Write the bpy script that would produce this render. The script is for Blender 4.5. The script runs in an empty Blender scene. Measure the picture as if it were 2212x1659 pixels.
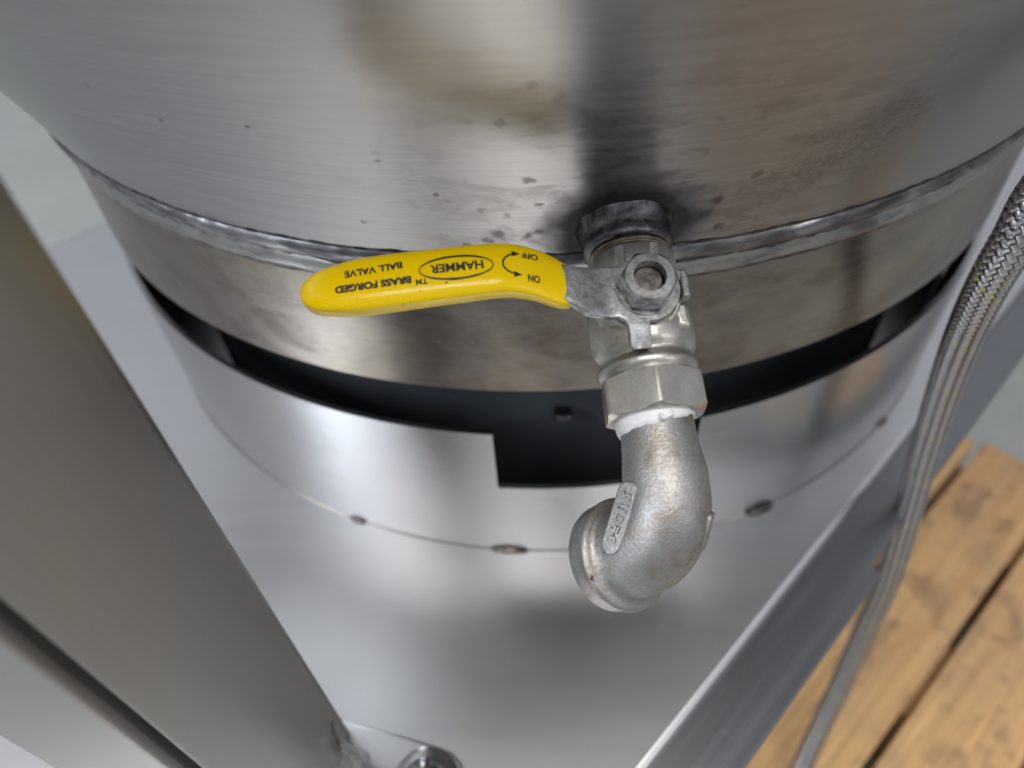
import bpy, math, random
import numpy as np
from mathutils import Vector, Matrix, noise

random.seed(4)
SC = bpy.context.scene
COL = SC.collection
R = 0.265                      # radius of the kettle's lower skirt, metres
ZT = 1.25 * R                  # the tray's top is world z = 0

# ------------------------------------------------------------------ camera
cd = bpy.data.cameras.new('camera')
cam = bpy.data.objects.new('camera', cd); COL.objects.link(cam)
cd.sensor_width = 36.0
cd.lens = 36.0 * 1593.5 / 2212.0
cr = Vector((0.99775286, -0.04561393, -0.0490775))
cu = Vector((0.06683133, 0.72973721, 0.68045365))
cf = Vector((-0.00477551, 0.68220449, -0.73114583))
CAMLOC = Vector((-0.104 * R, -1.729 * R, ZT))
cam.matrix_world = Matrix(((cr.x, cu.x, -cf.x, CAMLOC.x), (cr.y, cu.y, -cf.y, CAMLOC.y),
                           (cr.z, cu.z, -cf.z, CAMLOC.z), (0, 0, 0, 1)))
cd.clip_start = 0.01; cd.clip_end = 60
cd.dof.use_dof = True
cd.dof.focus_distance = 0.212
cd.dof.aperture_fstop = 7.0
SC.camera = cam

# ------------------------------------------------------------------ world and lamps
w = bpy.data.worlds.new('World'); SC.world = w; w.use_nodes = True
nt = w.node_tree; nt.nodes.clear()
out = nt.nodes.new('ShaderNodeOutputWorld'); bg = nt.nodes.new('ShaderNodeBackground')
tc = nt.nodes.new('ShaderNodeTexCoord'); sp = nt.nodes.new('ShaderNodeSeparateXYZ')
rm = nt.nodes.new('ShaderNodeValToRGB'); mp = nt.nodes.new('ShaderNodeMapRange')
mp.inputs['From Min'].default_value = -1; mp.inputs['From Max'].default_value = 1
nt.links.new(tc.outputs['Generated'], sp.inputs[0]); nt.links.new(sp.outputs['Z'], mp.inputs['Value'])
nt.links.new(mp.outputs[0], rm.inputs[0]); nt.links.new(rm.outputs[0], bg.inputs[0]); nt.links.new(bg.outputs[0], out.inputs[0])
el = rm.color_ramp.elements
el[0].position = 0.40; el[0].color = (0.10, 0.09, 0.085, 1)
el[1].position = 0.98; el[1].color = (0.70, 0.73, 0.78, 1)
e = el.new(0.52); e.color = (0.26, 0.26, 0.27, 1)
e = el.new(0.72); e.color = (0.50, 0.53, 0.58, 1)
bg.inputs[1].default_value = 0.85

def area(name, loc, target, sx, sy, power, color):
    l = bpy.data.lights.new(name, 'AREA'); l.shape = 'RECTANGLE'; l.size = sx; l.size_y = sy
    l.energy = power; l.color = color
    o = bpy.data.objects.new(name, l); COL.objects.link(o)
    o.location = loc
    o.rotation_euler = (Vector(target) - Vector(loc)).to_track_quat('-Z', 'Y').to_euler()
    return o
area('ceiling_lamp', (-0.3, -1.0, 2.7), (0, -0.3, 0), 2.2, 0.6, 52, (1.0, 0.97, 0.93))
area('window_light', (-2.6, -1.6, 1.6), (0, -0.2, 0.1), 0.65, 1.5, 52, (0.84, 0.92, 1.0))
area('right_light', (2.2, -2.3, 1.5), (0, -0.2, 0.1), 0.5, 1.6, 9, (1.0, 0.97, 0.94))  # weak area light from the front right

SC.view_settings.view_transform = 'Standard'
SC.view_settings.look = 'None'
SC.view_settings.exposure = 0.14
SC.view_settings.gamma = 1.0
SC.view_settings.use_curve_mapping = False

# ------------------------------------------------------------------ material helpers
class NM:
    def __init__(s, name):
        s.m = bpy.data.materials.new(name); s.m.use_nodes = True
        s.t = s.m.node_tree; s.t.nodes.clear()
        s.out = s.n('ShaderNodeOutputMaterial'); s.p = s.n('ShaderNodeBsdfPrincipled')
        s.l(s.p.outputs[0], s.out.inputs[0])
        s.tc = s.n('ShaderNodeTexCoord')
    def n(s, k, **kw):
        x = s.t.nodes.new(k)
        for a, b in kw.items(): setattr(x, a, b)
        return x
    def l(s, a, b): s.t.links.new(a, b)
    def set(s, **kw):
        for k, v in kw.items():
            s.p.inputs[k.replace('_', ' ')].default_value = v
    def coord(s, scale=(1, 1, 1), rot=(0, 0, 0), src='Object', loc=(0, 0, 0)):
        m = s.n('ShaderNodeMapping'); m.inputs['Scale'].default_value = scale
        m.inputs['Location'].default_value = loc
        if any(rot):
            k = s.n('ShaderNodeMapping'); k.inputs['Rotation'].default_value = rot
            s.l(s.tc.outputs[src], k.inputs[0]); s.l(k.outputs[0], m.inputs[0])
        else: s.l(s.tc.outputs[src], m.inputs[0])
        return m.outputs[0]
    def noise(s, vec, scale, detail=3, rough=0.55, dist=0):
        x = s.n('ShaderNodeTexNoise'); x.inputs['Scale'].default_value = scale
        x.inputs['Detail'].default_value = detail; x.inputs['Roughness'].default_value = rough
        x.inputs['Distortion'].default_value = dist; s.l(vec, x.inputs['Vector']); return x.outputs[0]
    def ramp(s, fac, stops, interp='LINEAR'):
        x = s.n('ShaderNodeValToRGB'); x.color_ramp.interpolation = interp
        c = x.color_ramp.elements
        while len(c) < len(stops): c.new(0.5)
        for i, (p, v) in enumerate(stops):
            c[i].position = p
            c[i].color = (v, v, v, 1) if isinstance(v, (int, float)) else (*v, 1)
        s.l(fac, x.inputs[0]); return x.outputs[0]
    def mix(s, fac, a, b, mode='MIX'):
        x = s.n('ShaderNodeMix', data_type='RGBA', blend_type=mode)
        for v, i in ((fac, 0), (a, 6), (b, 7)):
            if hasattr(v, 'links'): s.l(v, x.inputs[i])
            else: x.inputs[i].default_value = v if i == 0 else (*v, 1)
        return x.outputs[2]
    def math(s, op, a, b=0.0, clamp=False):
        x = s.n('ShaderNodeMath', operation=op); x.use_clamp = clamp
        for v, i in ((a, 0), (b, 1)):
            if hasattr(v, 'links'): s.l(v, x.inputs[i])
            else: x.inputs[i].default_value = v
        return x.outputs[0]
    def bump(s, h, strength, dist, prev=None):
        x = s.n('ShaderNodeBump'); x.inputs['Strength'].default_value = strength
        x.inputs['Distance'].default_value = dist; s.l(h, x.inputs['Height'])
        if prev is not None: s.l(prev, x.inputs['Normal'])
        s.l(x.outputs[0], s.p.inputs['Normal']); return x.outputs[0]
    def col(s, v): s.l(v, s.p.inputs['Base Color'])
    def rough(s, v): s.l(v, s.p.inputs['Roughness'])

def steel(name, base, rough, grain, aniso=0.0, tangent=None, rot=(0, 0, 0), var=0.12, bump=0.15, blotch=0.10, rv=0.16):
    """brushed stainless: grain = stretch of the scratch noise per axis"""
    a = NM(name); a.set(Metallic=1.0)
    g = a.noise(a.coord(grain, rot), 1.0, 4, 0.6)
    bl = a.noise(a.coord((1, 1, 1)), 9.0, 3, 0.55, 0.4)
    c = a.mix(a.ramp(g, [(0.3, 0.0), (0.7, 1.0)]), tuple(x * (1 - var) for x in base), tuple(min(1, x * (1 + var)) for x in base))
    c = a.mix(a.ramp(bl, [(0.35, 0.0), (0.65, blotch * 2.2)]), c, tuple(x * 0.62 for x in base))
    a.col(c)
    r = a.math('MULTIPLY_ADD', g, rv); r.node.inputs[2].default_value = rough - rv / 2
    r2 = a.math('MULTIPLY_ADD', bl, 0.14); a.l(r, r2.node.inputs[2])
    r3 = a.math('SUBTRACT', r2, 0.07); a.rough(r3)
    a.bump(g, bump, 0.0002)
    if aniso:
        a.set(Anisotropic=aniso); a.p.inputs['Anisotropic Rotation'].default_value = 0.25
        t = a.n('ShaderNodeTangent', direction_type='RADIAL', axis='Z')
        a.l(t.outputs[0], a.p.inputs['Tangent'])
    return a

# ------------------------------------------------------------------ mesh helpers
def link(name, me, mat=None, parent=None, smooth=True, autos=None):
    o = bpy.data.objects.new(name, me); COL.objects.link(o)
    if mat: me.materials.append(mat)
    if smooth:
        for p in me.polygons: p.use_smooth = True
        if autos is not None: me.set_sharp_from_angle(angle=math.radians(autos))
    if parent: o.parent = parent
    return o
def mesh(name, v, f, mat=None, parent=None, smooth=True, autos=35):
    me = bpy.data.meshes.new(name); me.from_pydata([tuple(map(float, x)) for x in v], [], f); me.update()
    return link(name, me, mat, parent, smooth, autos)
def empty(name, M=None):
    o = bpy.data.objects.new(name, None); COL.objects.link(o); o.empty_display_size = 0.02
    if M is not None: o.matrix_world = M
    return o
def tag(o, label, cat, group=None, kind=None):
    if label: o['label'] = label
    if cat: o['category'] = cat
    if group: o['group'] = group
    if kind: o['kind'] = kind
    return o
def bev(o, w, seg=3, ang=30):
    m = o.modifiers.new('bevel', 'BEVEL'); m.width = w; m.segments = seg; m.limit_method = 'ANGLE'; m.angle_limit = math.radians(ang)
    m.harden_normals = False
    return o
def grid_faces(nr, nc, close=True, caps=False):
    f = []
    for i in range(nr - 1):
        for j in range(nc if close else nc - 1):
            k = (j + 1) % nc
            f.append((i * nc + j, i * nc + k, (i + 1) * nc + k, (i + 1) * nc + j))
    if caps:
        f.append(tuple(range(nc))[::-1]); f.append(tuple((nr - 1) * nc + j for j in range(nc)))
    return f
def lathe(name, prof, mat, parent=None, n=64, axis='Y', caps=False, closed=False, autos=35, center=(0, 0, 0), fn=None):
    """prof: (along, radius); axis Y or Z"""
    v = []
    for (t, r) in prof:
        for j in range(n):
            a = 2 * math.pi * j / n
            rr, tt = (r, t) if fn is None else fn(r, t, a)
            c, s_ = rr * math.cos(a), rr * math.sin(a)
            v.append((center[0] + c, center[1] + tt, center[2] - s_) if axis == 'Y' else (center[0] + c, center[1] + s_, center[2] + tt))
    f = grid_faces(len(prof), n, True, caps)
    if closed:
        L = len(prof) - 1
        for j in range(n):
            k = (j + 1) % n
            f.append((L * n + j, L * n + k, k, j))
    return mesh(name, v, f, mat, parent, True, autos)
def frames(pts):
    pts = [Vector(p) for p in pts]; T = []
    for i in range(len(pts)):
        a = pts[max(0, i - 1)]; b = pts[min(len(pts) - 1, i + 1)]; T.append((b - a).normalized())
    up = Vector((0, 0, 1)) if abs(T[0].z) < 0.9 else Vector((1, 0, 0))
    N = [(up - T[0] * up.dot(T[0])).normalized()]
    for i in range(1, len(pts)):
        q = T[i - 1].rotation_difference(T[i]); n = q @ N[-1]; N.append((n - T[i] * n.dot(T[i])).normalized())
    return pts, T, N
def sweep(name, pts, rad, mat, parent=None, n=48, caps=True, autos=50):
    pts, T, N = frames(pts); v = []
    for i, p in enumerate(pts):
        B = T[i].cross(N[i]); r = rad[i] if hasattr(rad, '__len__') else rad
        for j in range(n):
            a = 2 * math.pi * j / n
            v.append(p + (N[i] * math.cos(a) + B * math.sin(a)) * r)
    return mesh(name, v, grid_faces(len(pts), n, True, caps), mat, parent, True, autos)
def box(name, lo, hi, mat, parent=None, b=0.0, ax=None):
    """box in the frame ax=(origin,u,v,w)"""
    (x0, y0, z0), (x1, y1, z1) = lo, hi
    P_ = [(x, y, z) for z in (z0, z1) for y in (y0, y1) for x in (x0, x1)]
    if ax:
        o, u, vv, ww = [Vector(q) for q in ax]
        P_ = [o + u * x + vv * y + ww * z for x, y, z in P_]
    f = [(0, 2, 3, 1), (4, 5, 7, 6), (0, 1, 5, 4), (2, 6, 7, 3), (0, 4, 6, 2), (1, 3, 7, 5)]
    o_ = mesh(name, P_, f, mat, parent, True, 30)
    if b: bev(o_, b, 3)
    return o_
def prism(name, outline, z0, z1, mat, parent=None, b=0.0, zfn=None, M=None):
    n = len(outline)
    v = [(x, y, z0 + (zfn(x, y) if zfn else 0)) for x, y in outline] + [(x, y, z1 + (zfn(x, y) if zfn else 0)) for x, y in outline]
    if M is not None: v = [M @ Vector(p) for p in v]
    f = [tuple(range(n))[::-1], tuple(range(n, 2 * n))] + [(i, (i + 1) % n, n + (i + 1) % n, n + i) for i in range(n)]
    o = mesh(name, v, f, mat, parent, True, 30)
    if b: bev(o, b, 3)
    return o
def cubic(pts, per=8):
    """Catmull-Rom through points"""
    P_ = [Vector(p) for p in pts]; P_ = [P_[0] * 2 - P_[1]] + P_ + [P_[-1] * 2 - P_[-2]]; o = []
    for i in range(1, len(P_) - 2):
        for k in range(per):
            t = k / per; a, b, c, d = P_[i - 1:i + 3]
            o.append(0.5 * ((2 * b) + (c - a) * t + (2 * a - 5 * b + 4 * c - d) * t * t + (3 * b - a - 3 * c + d) * t ** 3))
    o.append(P_[-2]); return o
def fbm(x, y, z, s=1.0):
    return noise.fractal(Vector((x * s, y * s, z * s)), 1.0, 2.0, 4)

# ------------------------------------------------------------------ materials
mk = steel('kettle_steel', (0.34, 0.333, 0.33), 0.36, (22, 22, 900), 0.55, var=0.10, bump=0.13, blotch=0.05)
# soot, weld spatter and handling marks round the drain boss
BOSS = Vector((0.00858585, -0.27393256, -0.13421317 + ZT))
geo = mk.tc
def near(a, p, r0, r1, warp=0.0, wscale=60):
    sub = a.n('ShaderNodeVectorMath', operation='SUBTRACT'); sub.inputs[1].default_value = tuple(p)
    src = a.tc.outputs['Object']
    if warp:
        nz = a.n('ShaderNodeTexNoise'); nz.inputs['Scale'].default_value = wscale; nz.inputs['Detail'].default_value = 3
        a.l(src, nz.inputs['Vector'])
        s1 = a.n('ShaderNodeVectorMath', operation='MULTIPLY_ADD')
        s1.inputs[1].default_value = (warp,) * 3; s1.inputs[2].default_value = (-warp / 2,) * 3
        a.l(nz.outputs[1], s1.inputs[0])
        ad = a.n('ShaderNodeVectorMath', operation='ADD'); a.l(src, ad.inputs[0]); a.l(s1.outputs[0], ad.inputs[1])
        src = ad.outputs[0]
    a.l(src, sub.inputs[0])
    ln = a.n('ShaderNodeVectorMath', operation='LENGTH'); a.l(sub.outputs[0], ln.inputs[0])
    m = a.n('ShaderNodeMapRange'); m.inputs['From Min'].default_value = r0; m.inputs['From Max'].default_value = r1
    m.inputs['To Min'].default_value = 1; m.inputs['To Max'].default_value = 0
    a.l(ln.outputs['Value'], m.inputs['Value']); return m.outputs[0]
def cone_pt(px, py, z):  # point on the cone by azimuth angle (deg from front) and height
    return None
def on_kettle(az, z):
    """point on the shell: az degrees right of the front, z height in units of R below the camera"""
    h = max(0, z + 0.553); r = (1.011 + 0.35 * h + 0.42 * h * h - 0.12 * h ** 3) * R
    t = math.radians(az)
    return Vector((r * math.sin(t), -r * math.cos(t), z * R + ZT))
def dirty(a, extra=True):
    base = a.p.inputs['Base Color'].links[0].from_socket
    rr = a.p.inputs['Roughness'].links[0].from_socket
    soot = near(a, BOSS, 0.0185, 0.029, 0.012, 90)
    c = a.mix(a.math('MULTIPLY', soot, 0.9), base, (0.035, 0.031, 0.032))
    haze = near(a, BOSS + Vector((0, 0, 0.01)), 0.02, 0.085, 0.05, 30)
    blot = a.ramp(a.noise(a.coord((1, 1, 2)), 55, 5, 0.65, 0.6), [(0.5, 0), (0.62, 1)])
    c = a.mix(a.math('MULTIPLY', a.math('MULTIPLY', haze, blot), 0.5), c, (0.10, 0.09, 0.085))
    v = a.n('ShaderNodeTexVoronoi'); v.inputs['Scale'].default_value = 95
    wv = a.n('ShaderNodeTexNoise'); wv.inputs['Scale'].default_value = 260; a.l(a.tc.outputs['Object'], wv.inputs['Vector'])
    mm = a.n('ShaderNodeVectorMath', operation='MULTIPLY_ADD'); mm.inputs[1].default_value = (0.005,) * 3
    a.l(wv.outputs[1], mm.inputs[0]); a.l(a.tc.outputs['Object'], mm.inputs[2]); a.l(mm.outputs[0], v.inputs['Vector'])
    spot = a.ramp(v.outputs['Distance'], [(0.10, 1), (0.2, 0)])
    pick = a.ramp(a.noise(a.coord((1, 1, 1)), 42, 2), [(0.5, 0), (0.56, 1)])
    wide = near(a, BOSS + Vector((0.0, 0, 0.02)), 0.03, 0.10, 0.03, 30)
    c = a.mix(a.math('MULTIPLY', a.math('MULTIPLY', spot, pick), a.math('MULTIPLY', wide, 0.5)), c, (0.05, 0.045, 0.045))
    # the grey scuffed patch right of the boss, and explicit marks
    if extra:
        for az, z, r in ((13.5, -.42, .020), (11, -.47, .014), (15.5, -.37, .012)):
            s_ = near(a, on_kettle(az, z), r * 0.2, r * 1.3, 0.03, 60)
            fine = a.ramp(a.noise(a.coord((1, 1, 1)), 420, 4, 0.7), [(0.4, 0.2), (0.62, 1)])
            c = a.mix(a.math('MULTIPLY', a.math('MULTIPLY', s_, fine), 0.55), c, (0.14, 0.125, 0.115))
        for az, z, r in ((-6.3, -.50, .0022), (-7.0, -.515, .0016), (-4.4, -.507, .0018), (-3.7, -.50, .0016), (7.2, -.47, .0022), (6.8, -.492, .0026),
                         (0.6, -.44, .0022), (0.4, -.478, .0017), (-4.1, -.41, .0018), (-3.6, -.45, .0014), (-15, -.49, .0011), (-9.5, -.43, .0010),
                         (-24, -.35, .0009), (-27, -.31, .0010), (-18.3, -.34, .0009), (-12, -.38, .0008), (8.2, -.52, .002), (-8.5, -.525, .0018)):
            s_ = near(a, on_kettle(az, z), r * 0.55, r * 1.25, 0.004, 300)
            c = a.mix(a.math('MULTIPLY', s_, 0.7), c, (0.05, 0.045, 0.042))
    a.col(c)
    rr2 = a.math('MULTIPLY_ADD', soot, 0.25); a.l(rr, rr2.node.inputs[2]); a.rough(rr2)
dirty(mk)
M_KET = mk.m
msk = steel('skirt_steel', (0.29, 0.255, 0.225), 0.30, (22, 22, 700), 0.5, var=0.10, bump=0.10, blotch=0.26)
b0 = msk.p.inputs['Base Color'].links[0].from_socket
c = msk.mix(msk.ramp(msk.noise(msk.coord((1, 1, 2.2)), 26, 5, 0.65, 0.8), [(0.46, 0), (0.66, 0.7)]), b0, (0.135, 0.10, 0.085))
c = msk.mix(msk.ramp(msk.noise(msk.coord((1, 1, 1), loc=(3, 7, 1)), 14, 4, 0.6, 0.5), [(0.5, 0), (0.7, 0.5)]), c, (0.42, 0.37, 0.27))
msk.col(c)
M_SKIRT = msk.m
M_RING = steel('ring_steel', (0.44, 0.435, 0.44), 0.21, (20, 20, 900), 0.8, var=0.05, bump=0.05, blotch=0.04).m
M_TRAY = steel('tray_steel', (0.60, 0.60, 0.605), 0.33, (8, 110, 8), 0.0, rot=(0, 0, math.radians(3)), var=0.015, bump=0.012, blotch=0.05, rv=0.04).m
M_POST = steel('post_steel', (0.385, 0.37, 0.35), 0.42, (900, 900, 14), 0.0, var=0.04, bump=0.08, blotch=0.04).m
M_EDGE = steel('edge_steel', (0.24, 0.245, 0.255), 0.36, (10, 220, 220), 0.0, rot=(0, 0, -math.radians(43)), var=0.04, bump=0.04, blotch=0.05).m

a = NM('inside_shade'); a.set(Metallic=0.0, Roughness=0.7); a.p.inputs['Specular IOR Level'].default_value = 0.3; a.p.inputs['Base Color'].default_value = (0.012, 0.013, 0.014, 1)
a.col(a.mix(a.noise(a.coord(), 25), (0.016, 0.018, 0.021), (0.07, 0.078, 0.088))); M_SHADE = a.m  # near-black colour standing in for shade inside the gap under the kettle

# weld bead
a = NM('weld_metal'); a.set(Metallic=1.0)
n1 = a.noise(a.coord((1, 1, 3)), 62, 4, 0.55, 0.6); n2 = a.noise(a.coord((1, 1, 1)), 40, 3)
c = a.mix(a.ramp(n1, [(0.38, 0), (0.62, 1)]), (0.13, 0.128, 0.135), (0.37, 0.365, 0.38))
c = a.mix(a.ramp(n2, [(0.45, 0), (0.7, 0.5)]), c, (0.14, 0.12, 0.115))
a.col(c); a.rough(a.ramp(n1, [(0.3, 0.5), (0.7, 0.24)])); a.bump(n1, 0.22, 0.0004); M_WELD = a.m
a = NM('weld_scorch'); a.set(Metallic=0.6)
n1 = a.noise(a.coord((1, 1, 1)), 160, 5, 0.7, 0.5)
a.col(a.mix(a.ramp(n1, [(0.35, 0), (0.65, 1)]), (0.012, 0.011, 0.012), (0.12, 0.11, 0.11))); a.set(Roughness=0.5); a.bump(n1, 0.5, 0.0006); M_SCORCH = a.m
a = NM('tack_metal'); a.set(Metallic=0.8, Roughness=0.4)
n1 = a.noise(a.coord(), 200, 5, 0.7, 0.5); a.col(a.mix(a.ramp(n1, [(0.35, 0), (0.65, 1)]), (0.05, 0.035, 0.025), (0.30, 0.26, 0.23))); M_TACK = a.m
a = NM('boss_steel'); a.set(Metallic=1.0)
n1 = a.noise(a.coord((1, 2, 1)), 170, 5, 0.65, 0.6); n2 = a.noise(a.coord(loc=(3, 1, 2)), 70, 3)
c = a.mix(a.ramp(n1, [(0.35, 0), (0.7, 1)]), (0.05, 0.046, 0.05), (0.26, 0.245, 0.25))
c = a.mix(a.ramp(n2, [(0.5, 0), (0.65, 0.6)]), c, (0.12, 0.105, 0.11))
a.col(c); a.set(Roughness=0.34); a.bump(n1, 0.35, 0.0005); M_BOSS = a.m
a = NM('thread_residue'); a.set(Metallic=0.5)
n1 = a.noise(a.coord((1, 6, 1)), 200, 4, 0.65, 0.3)
a.col(a.mix(a.ramp(n1, [(0.35, 0), (0.65, 1)]), (0.10, 0.075, 0.045), (0.42, 0.37, 0.28))); a.set(Roughness=0.5); a.bump(n1, 0.6, 0.0006); M_THREAD = a.m

# nickel-plated brass body
a = NM('nickel_plate'); a.set(Metallic=0.94)
n1 = a.noise(a.coord(), 900, 3, 0.6); n2 = a.noise(a.coord(), 90, 4, 0.6)
c = a.mix(a.ramp(n2, [(0.35, 0), (0.7, 1)]), (0.46, 0.435, 0.385), (0.60, 0.58, 0.535))
c = a.mix(a.ramp(n1, [(0.60, 0), (0.72, 0.55)]), c, (0.22, 0.20, 0.17))
a.col(c); a.rough(a.ramp(n2, [(0.3, 0.29), (0.7, 0.42)])); a.bump(n1, 0.26, 0.0003); M_NICK = a.m
a = NM('satin_collar'); a.set(Metallic=0.55)
n1 = a.noise(a.coord(), 700, 3, 0.6); n2 = a.noise(a.coord(), 120, 4, 0.6)
c = a.mix(a.ramp(n2, [(0.35, 0), (0.7, 1)]), (0.36, 0.35, 0.33), (0.52, 0.51, 0.50)); c = a.mix(a.ramp(n1, [(0.56, 0), (0.7, 0.5)]), c, (0.2, 0.18, 0.15))
a.col(c); a.set(Roughness=0.42); a.bump(n1, 0.25, 0.0003); M_COLLAR = a.m
# galvanised lever
a = NM('zinc_plate'); a.set(Metallic=0.85)
n1 = a.noise(a.coord(), 520, 5, 0.7); n2 = a.noise(a.coord(loc=(1, 2, 3)), 150, 4, 0.65, 0.4); n3 = a.noise(a.coord(loc=(5, 5, 5)), 130, 3)
c = a.mix(a.ramp(n1, [(0.36, 0), (0.62, 1)]), (0.27, 0.275, 0.275), (0.50, 0.515, 0.52))
c = a.mix(a.ramp(n2, [(0.45, 0), (0.68, 0.75)]), c, (0.17, 0.16, 0.15))
c = a.mix(a.ramp(n3, [(0.66, 0), (0.72, 0.7)]), c, (0.28, 0.14, 0.06))
a.col(c); a.rough(a.ramp(n1, [(0.3, 0.55), (0.7, 0.38)])); a.bump(n1, 0.35, 0.0004); M_ZINC = a.m
a = NM('nut_steel'); a.set(Metallic=1.0)
n1 = a.noise(a.coord(), 420, 4, 0.65)
a.col(a.mix(a.ramp(n1, [(0.38, 0), (0.62, 1)]), (0.24, 0.23, 0.225), (0.50, 0.51, 0.53))); a.rough(a.ramp(n1, [(0.3, 0.48), (0.7, 0.30)])); a.bump(n1, 0.3, 0.0003); M_NUT = a.m
a = NM('stem_brass'); a.set(Metallic=0.9)
n1 = a.noise(a.coord(), 500, 4, 0.65)
a.col(a.mix(a.ramp(n1, [(0.38, 0), (0.62, 1)]), (0.11, 0.105, 0.09), (0.27, 0.26, 0.23))); a.set(Roughness=0.5); a.bump(n1, 0.3, 0.0003); M_STEM = a.m
# cast stainless elbow
a = NM('cast_steel'); a.set(Metallic=0.9)
n1 = a.noise(a.coord(), 1150, 3, 0.6, 0.0); n2 = a.noise(a.coord(), 75, 4, 0.6, 0.4); n3 = a.noise(a.coord(loc=(7, 1, 4)), 110, 5, 0.7, 0.5)
n4 = a.noise(a.coord(loc=(2, 8, 1)), 330, 2)
c = a.mix(a.ramp(n2, [(0.35, 0), (0.7, 1)]), (0.33, 0.32, 0.312), (0.425, 0.415, 0.40))
c = a.mix(a.ramp(n1, [(0.42, 0.38), (0.56, 0)]), c, (0.26, 0.25, 0.25))
c = a.mix(a.ramp(n3, [(0.50, 0), (0.68, 0.58)]), c, (0.25, 0.185, 0.12))
c = a.mix(a.ramp(n4, [(0.725, 0), (0.75, 0.9)]), c, (0.07, 0.035, 0.02))
a.col(c); a.rough(a.ramp(n1, [(0.3, 0.56), (0.7, 0.44)])); a.bump(n1, 0.34, 0.0005); M_CAST = a.m
# PTFE tape
a = NM('thread_tape'); n1 = a.noise(a.coord((1, 5, 1)), 130, 4, 0.6, 0.5); n2 = a.noise(a.coord(), 120, 4)
c = a.mix(a.ramp(n2, [(0.5, 0), (0.72, 0.6)]), (0.76, 0.76, 0.77), (0.52, 0.43, 0.33))
a.col(c); a.set(Roughness=0.42, IOR=1.4); a.bump(n1, 0.5, 0.0005); M_TAPE = a.m
# yellow vinyl
a = NM('yellow_vinyl'); n1 = a.noise(a.coord(), 60, 4, 0.6); n2 = a.noise(a.coord(), 300, 3)
c = a.mix(a.ramp(n1, [(0.45, 0), (0.75, 0.35)]), (0.99, 0.675, 0.0), (0.95, 0.59, 0.0))
c = a.mix(a.ramp(n2, [(0.70, 0), (0.76, 0.45)]), c, (0.35, 0.20, 0.02))
n3 = a.noise(a.coord((1, 1, 1), loc=(1, 5, 2)), 170, 5, 0.75, 0.6)
c = a.mix(a.ramp(n3, [(0.60, 0), (0.74, 0.30)]), c, (0.42, 0.27, 0.05))
a.col(c); a.rough(a.ramp(n3, [(0.35, 0.12), (0.7, 0.28)])); a.set(IOR=1.42); a.p.inputs['Specular IOR Level'].default_value = 0.34; a.p.inputs['Subsurface Weight'].default_value = 0.0
a.bump(n1, 0.10, 0.0006); M_YEL = a.m
a = NM('black_print'); a.set(Roughness=0.45); a.col(a.mix(a.ramp(a.noise(a.coord(), 900, 3), [(0.5, 0), (0.75, 0.5)]), (0.012, 0.010, 0.012), (0.10, 0.06, 0.01))); M_INK = a.m
# braid
a = NM('braid_wire'); a.set(Metallic=1.0); n1 = a.noise(a.coord(), 300, 3)
a.col(a.mix(n1, (0.38, 0.37, 0.375), (0.62, 0.61, 0.62))); a.set(Roughness=0.28); M_WIRE = a.m
a = NM('tracer_thread'); a.set(Roughness=0.5); a.p.inputs['Base Color'].default_value = (0.55, 0.55, 0.06, 1)
a.col(a.mix(a.noise(a.coord(), 300), (0.40, 0.42, 0.04), (0.62, 0.60, 0.12))); M_TRACER = a.m
a = NM('hose_core'); a.set(Roughness=0.5); a.col(a.mix(a.noise(a.coord(), 200), (0.02, 0.018, 0.016), (0.06, 0.05, 0.045))); M_CORE = a.m
# wood
a = NM('pallet_wood')
gr = (0, 0, -math.radians(40.0))
fine = a.noise(a.coord((2, 90, 90), gr), 3, 5, 0.65, 0.6); g2 = a.noise(a.coord((1.0, 13, 13), gr), 4, 3, 0.5, 1.2)
st = a.noise(a.coord((1, 1, 1)), 22, 5, 0.65, 0.8); st2 = a.noise(a.coord((1, 1, 1), loc=(4, 3, 2)), 11, 4, 0.6, 0.4)
c = a.mix(a.ramp(g2, [(0.3, 0), (0.7, 1)]), (0.54, 0.31, 0.13), (0.69, 0.43, 0.20))
c = a.mix(a.ramp(fine, [(0.35, 0.55), (0.6, 0)]), c, (0.36, 0.20, 0.09))
c = a.mix(a.ramp(st, [(0.53, 0), (0.65, 0.55)]), c, (0.17, 0.105, 0.065))
c = a.mix(a.ramp(st2, [(0.52, 0), (0.68, 0.4)]), c, (0.27, 0.20, 0.14))
a.col(c); a.set(Roughness=0.75); a.bump(fine, 0.35, 0.001); M_WOOD = a.m
a = NM('concrete'); n1 = a.noise(a.coord(), 4, 6, 0.6, 0.3); n2 = a.noise(a.coord(), 60, 5, 0.7)
c = a.mix(n1, (0.27, 0.285, 0.27), (0.38, 0.40, 0.385)); c = a.mix(a.ramp(n2, [(0.4, 0.25), (0.7, 0)]), c, (0.2, 0.2, 0.19))
a.col(c); a.set(Roughness=0.55); a.bump(n2, 0.2, 0.002); M_CONC = a.m
a = NM('clear_film'); a.set(Roughness=0.06, IOR=1.45, Transmission_Weight=1.0)
a.p.inputs['Base Color'].default_value = (0.95, 0.96, 0.97, 1); a.bump(a.noise(a.coord(), 180, 3), 0.3, 0.001); M_FILM = a.m

# ------------------------------------------------------------------ structure
FZ = -0.405
floor = mesh('floor', [(-8, -8, FZ), (8, -8, FZ), (8, 8, FZ), (-8, 8, FZ)], [(0, 1, 2, 3)], M_CONC, None, False)
tag(floor, None, None, kind='structure')

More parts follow.
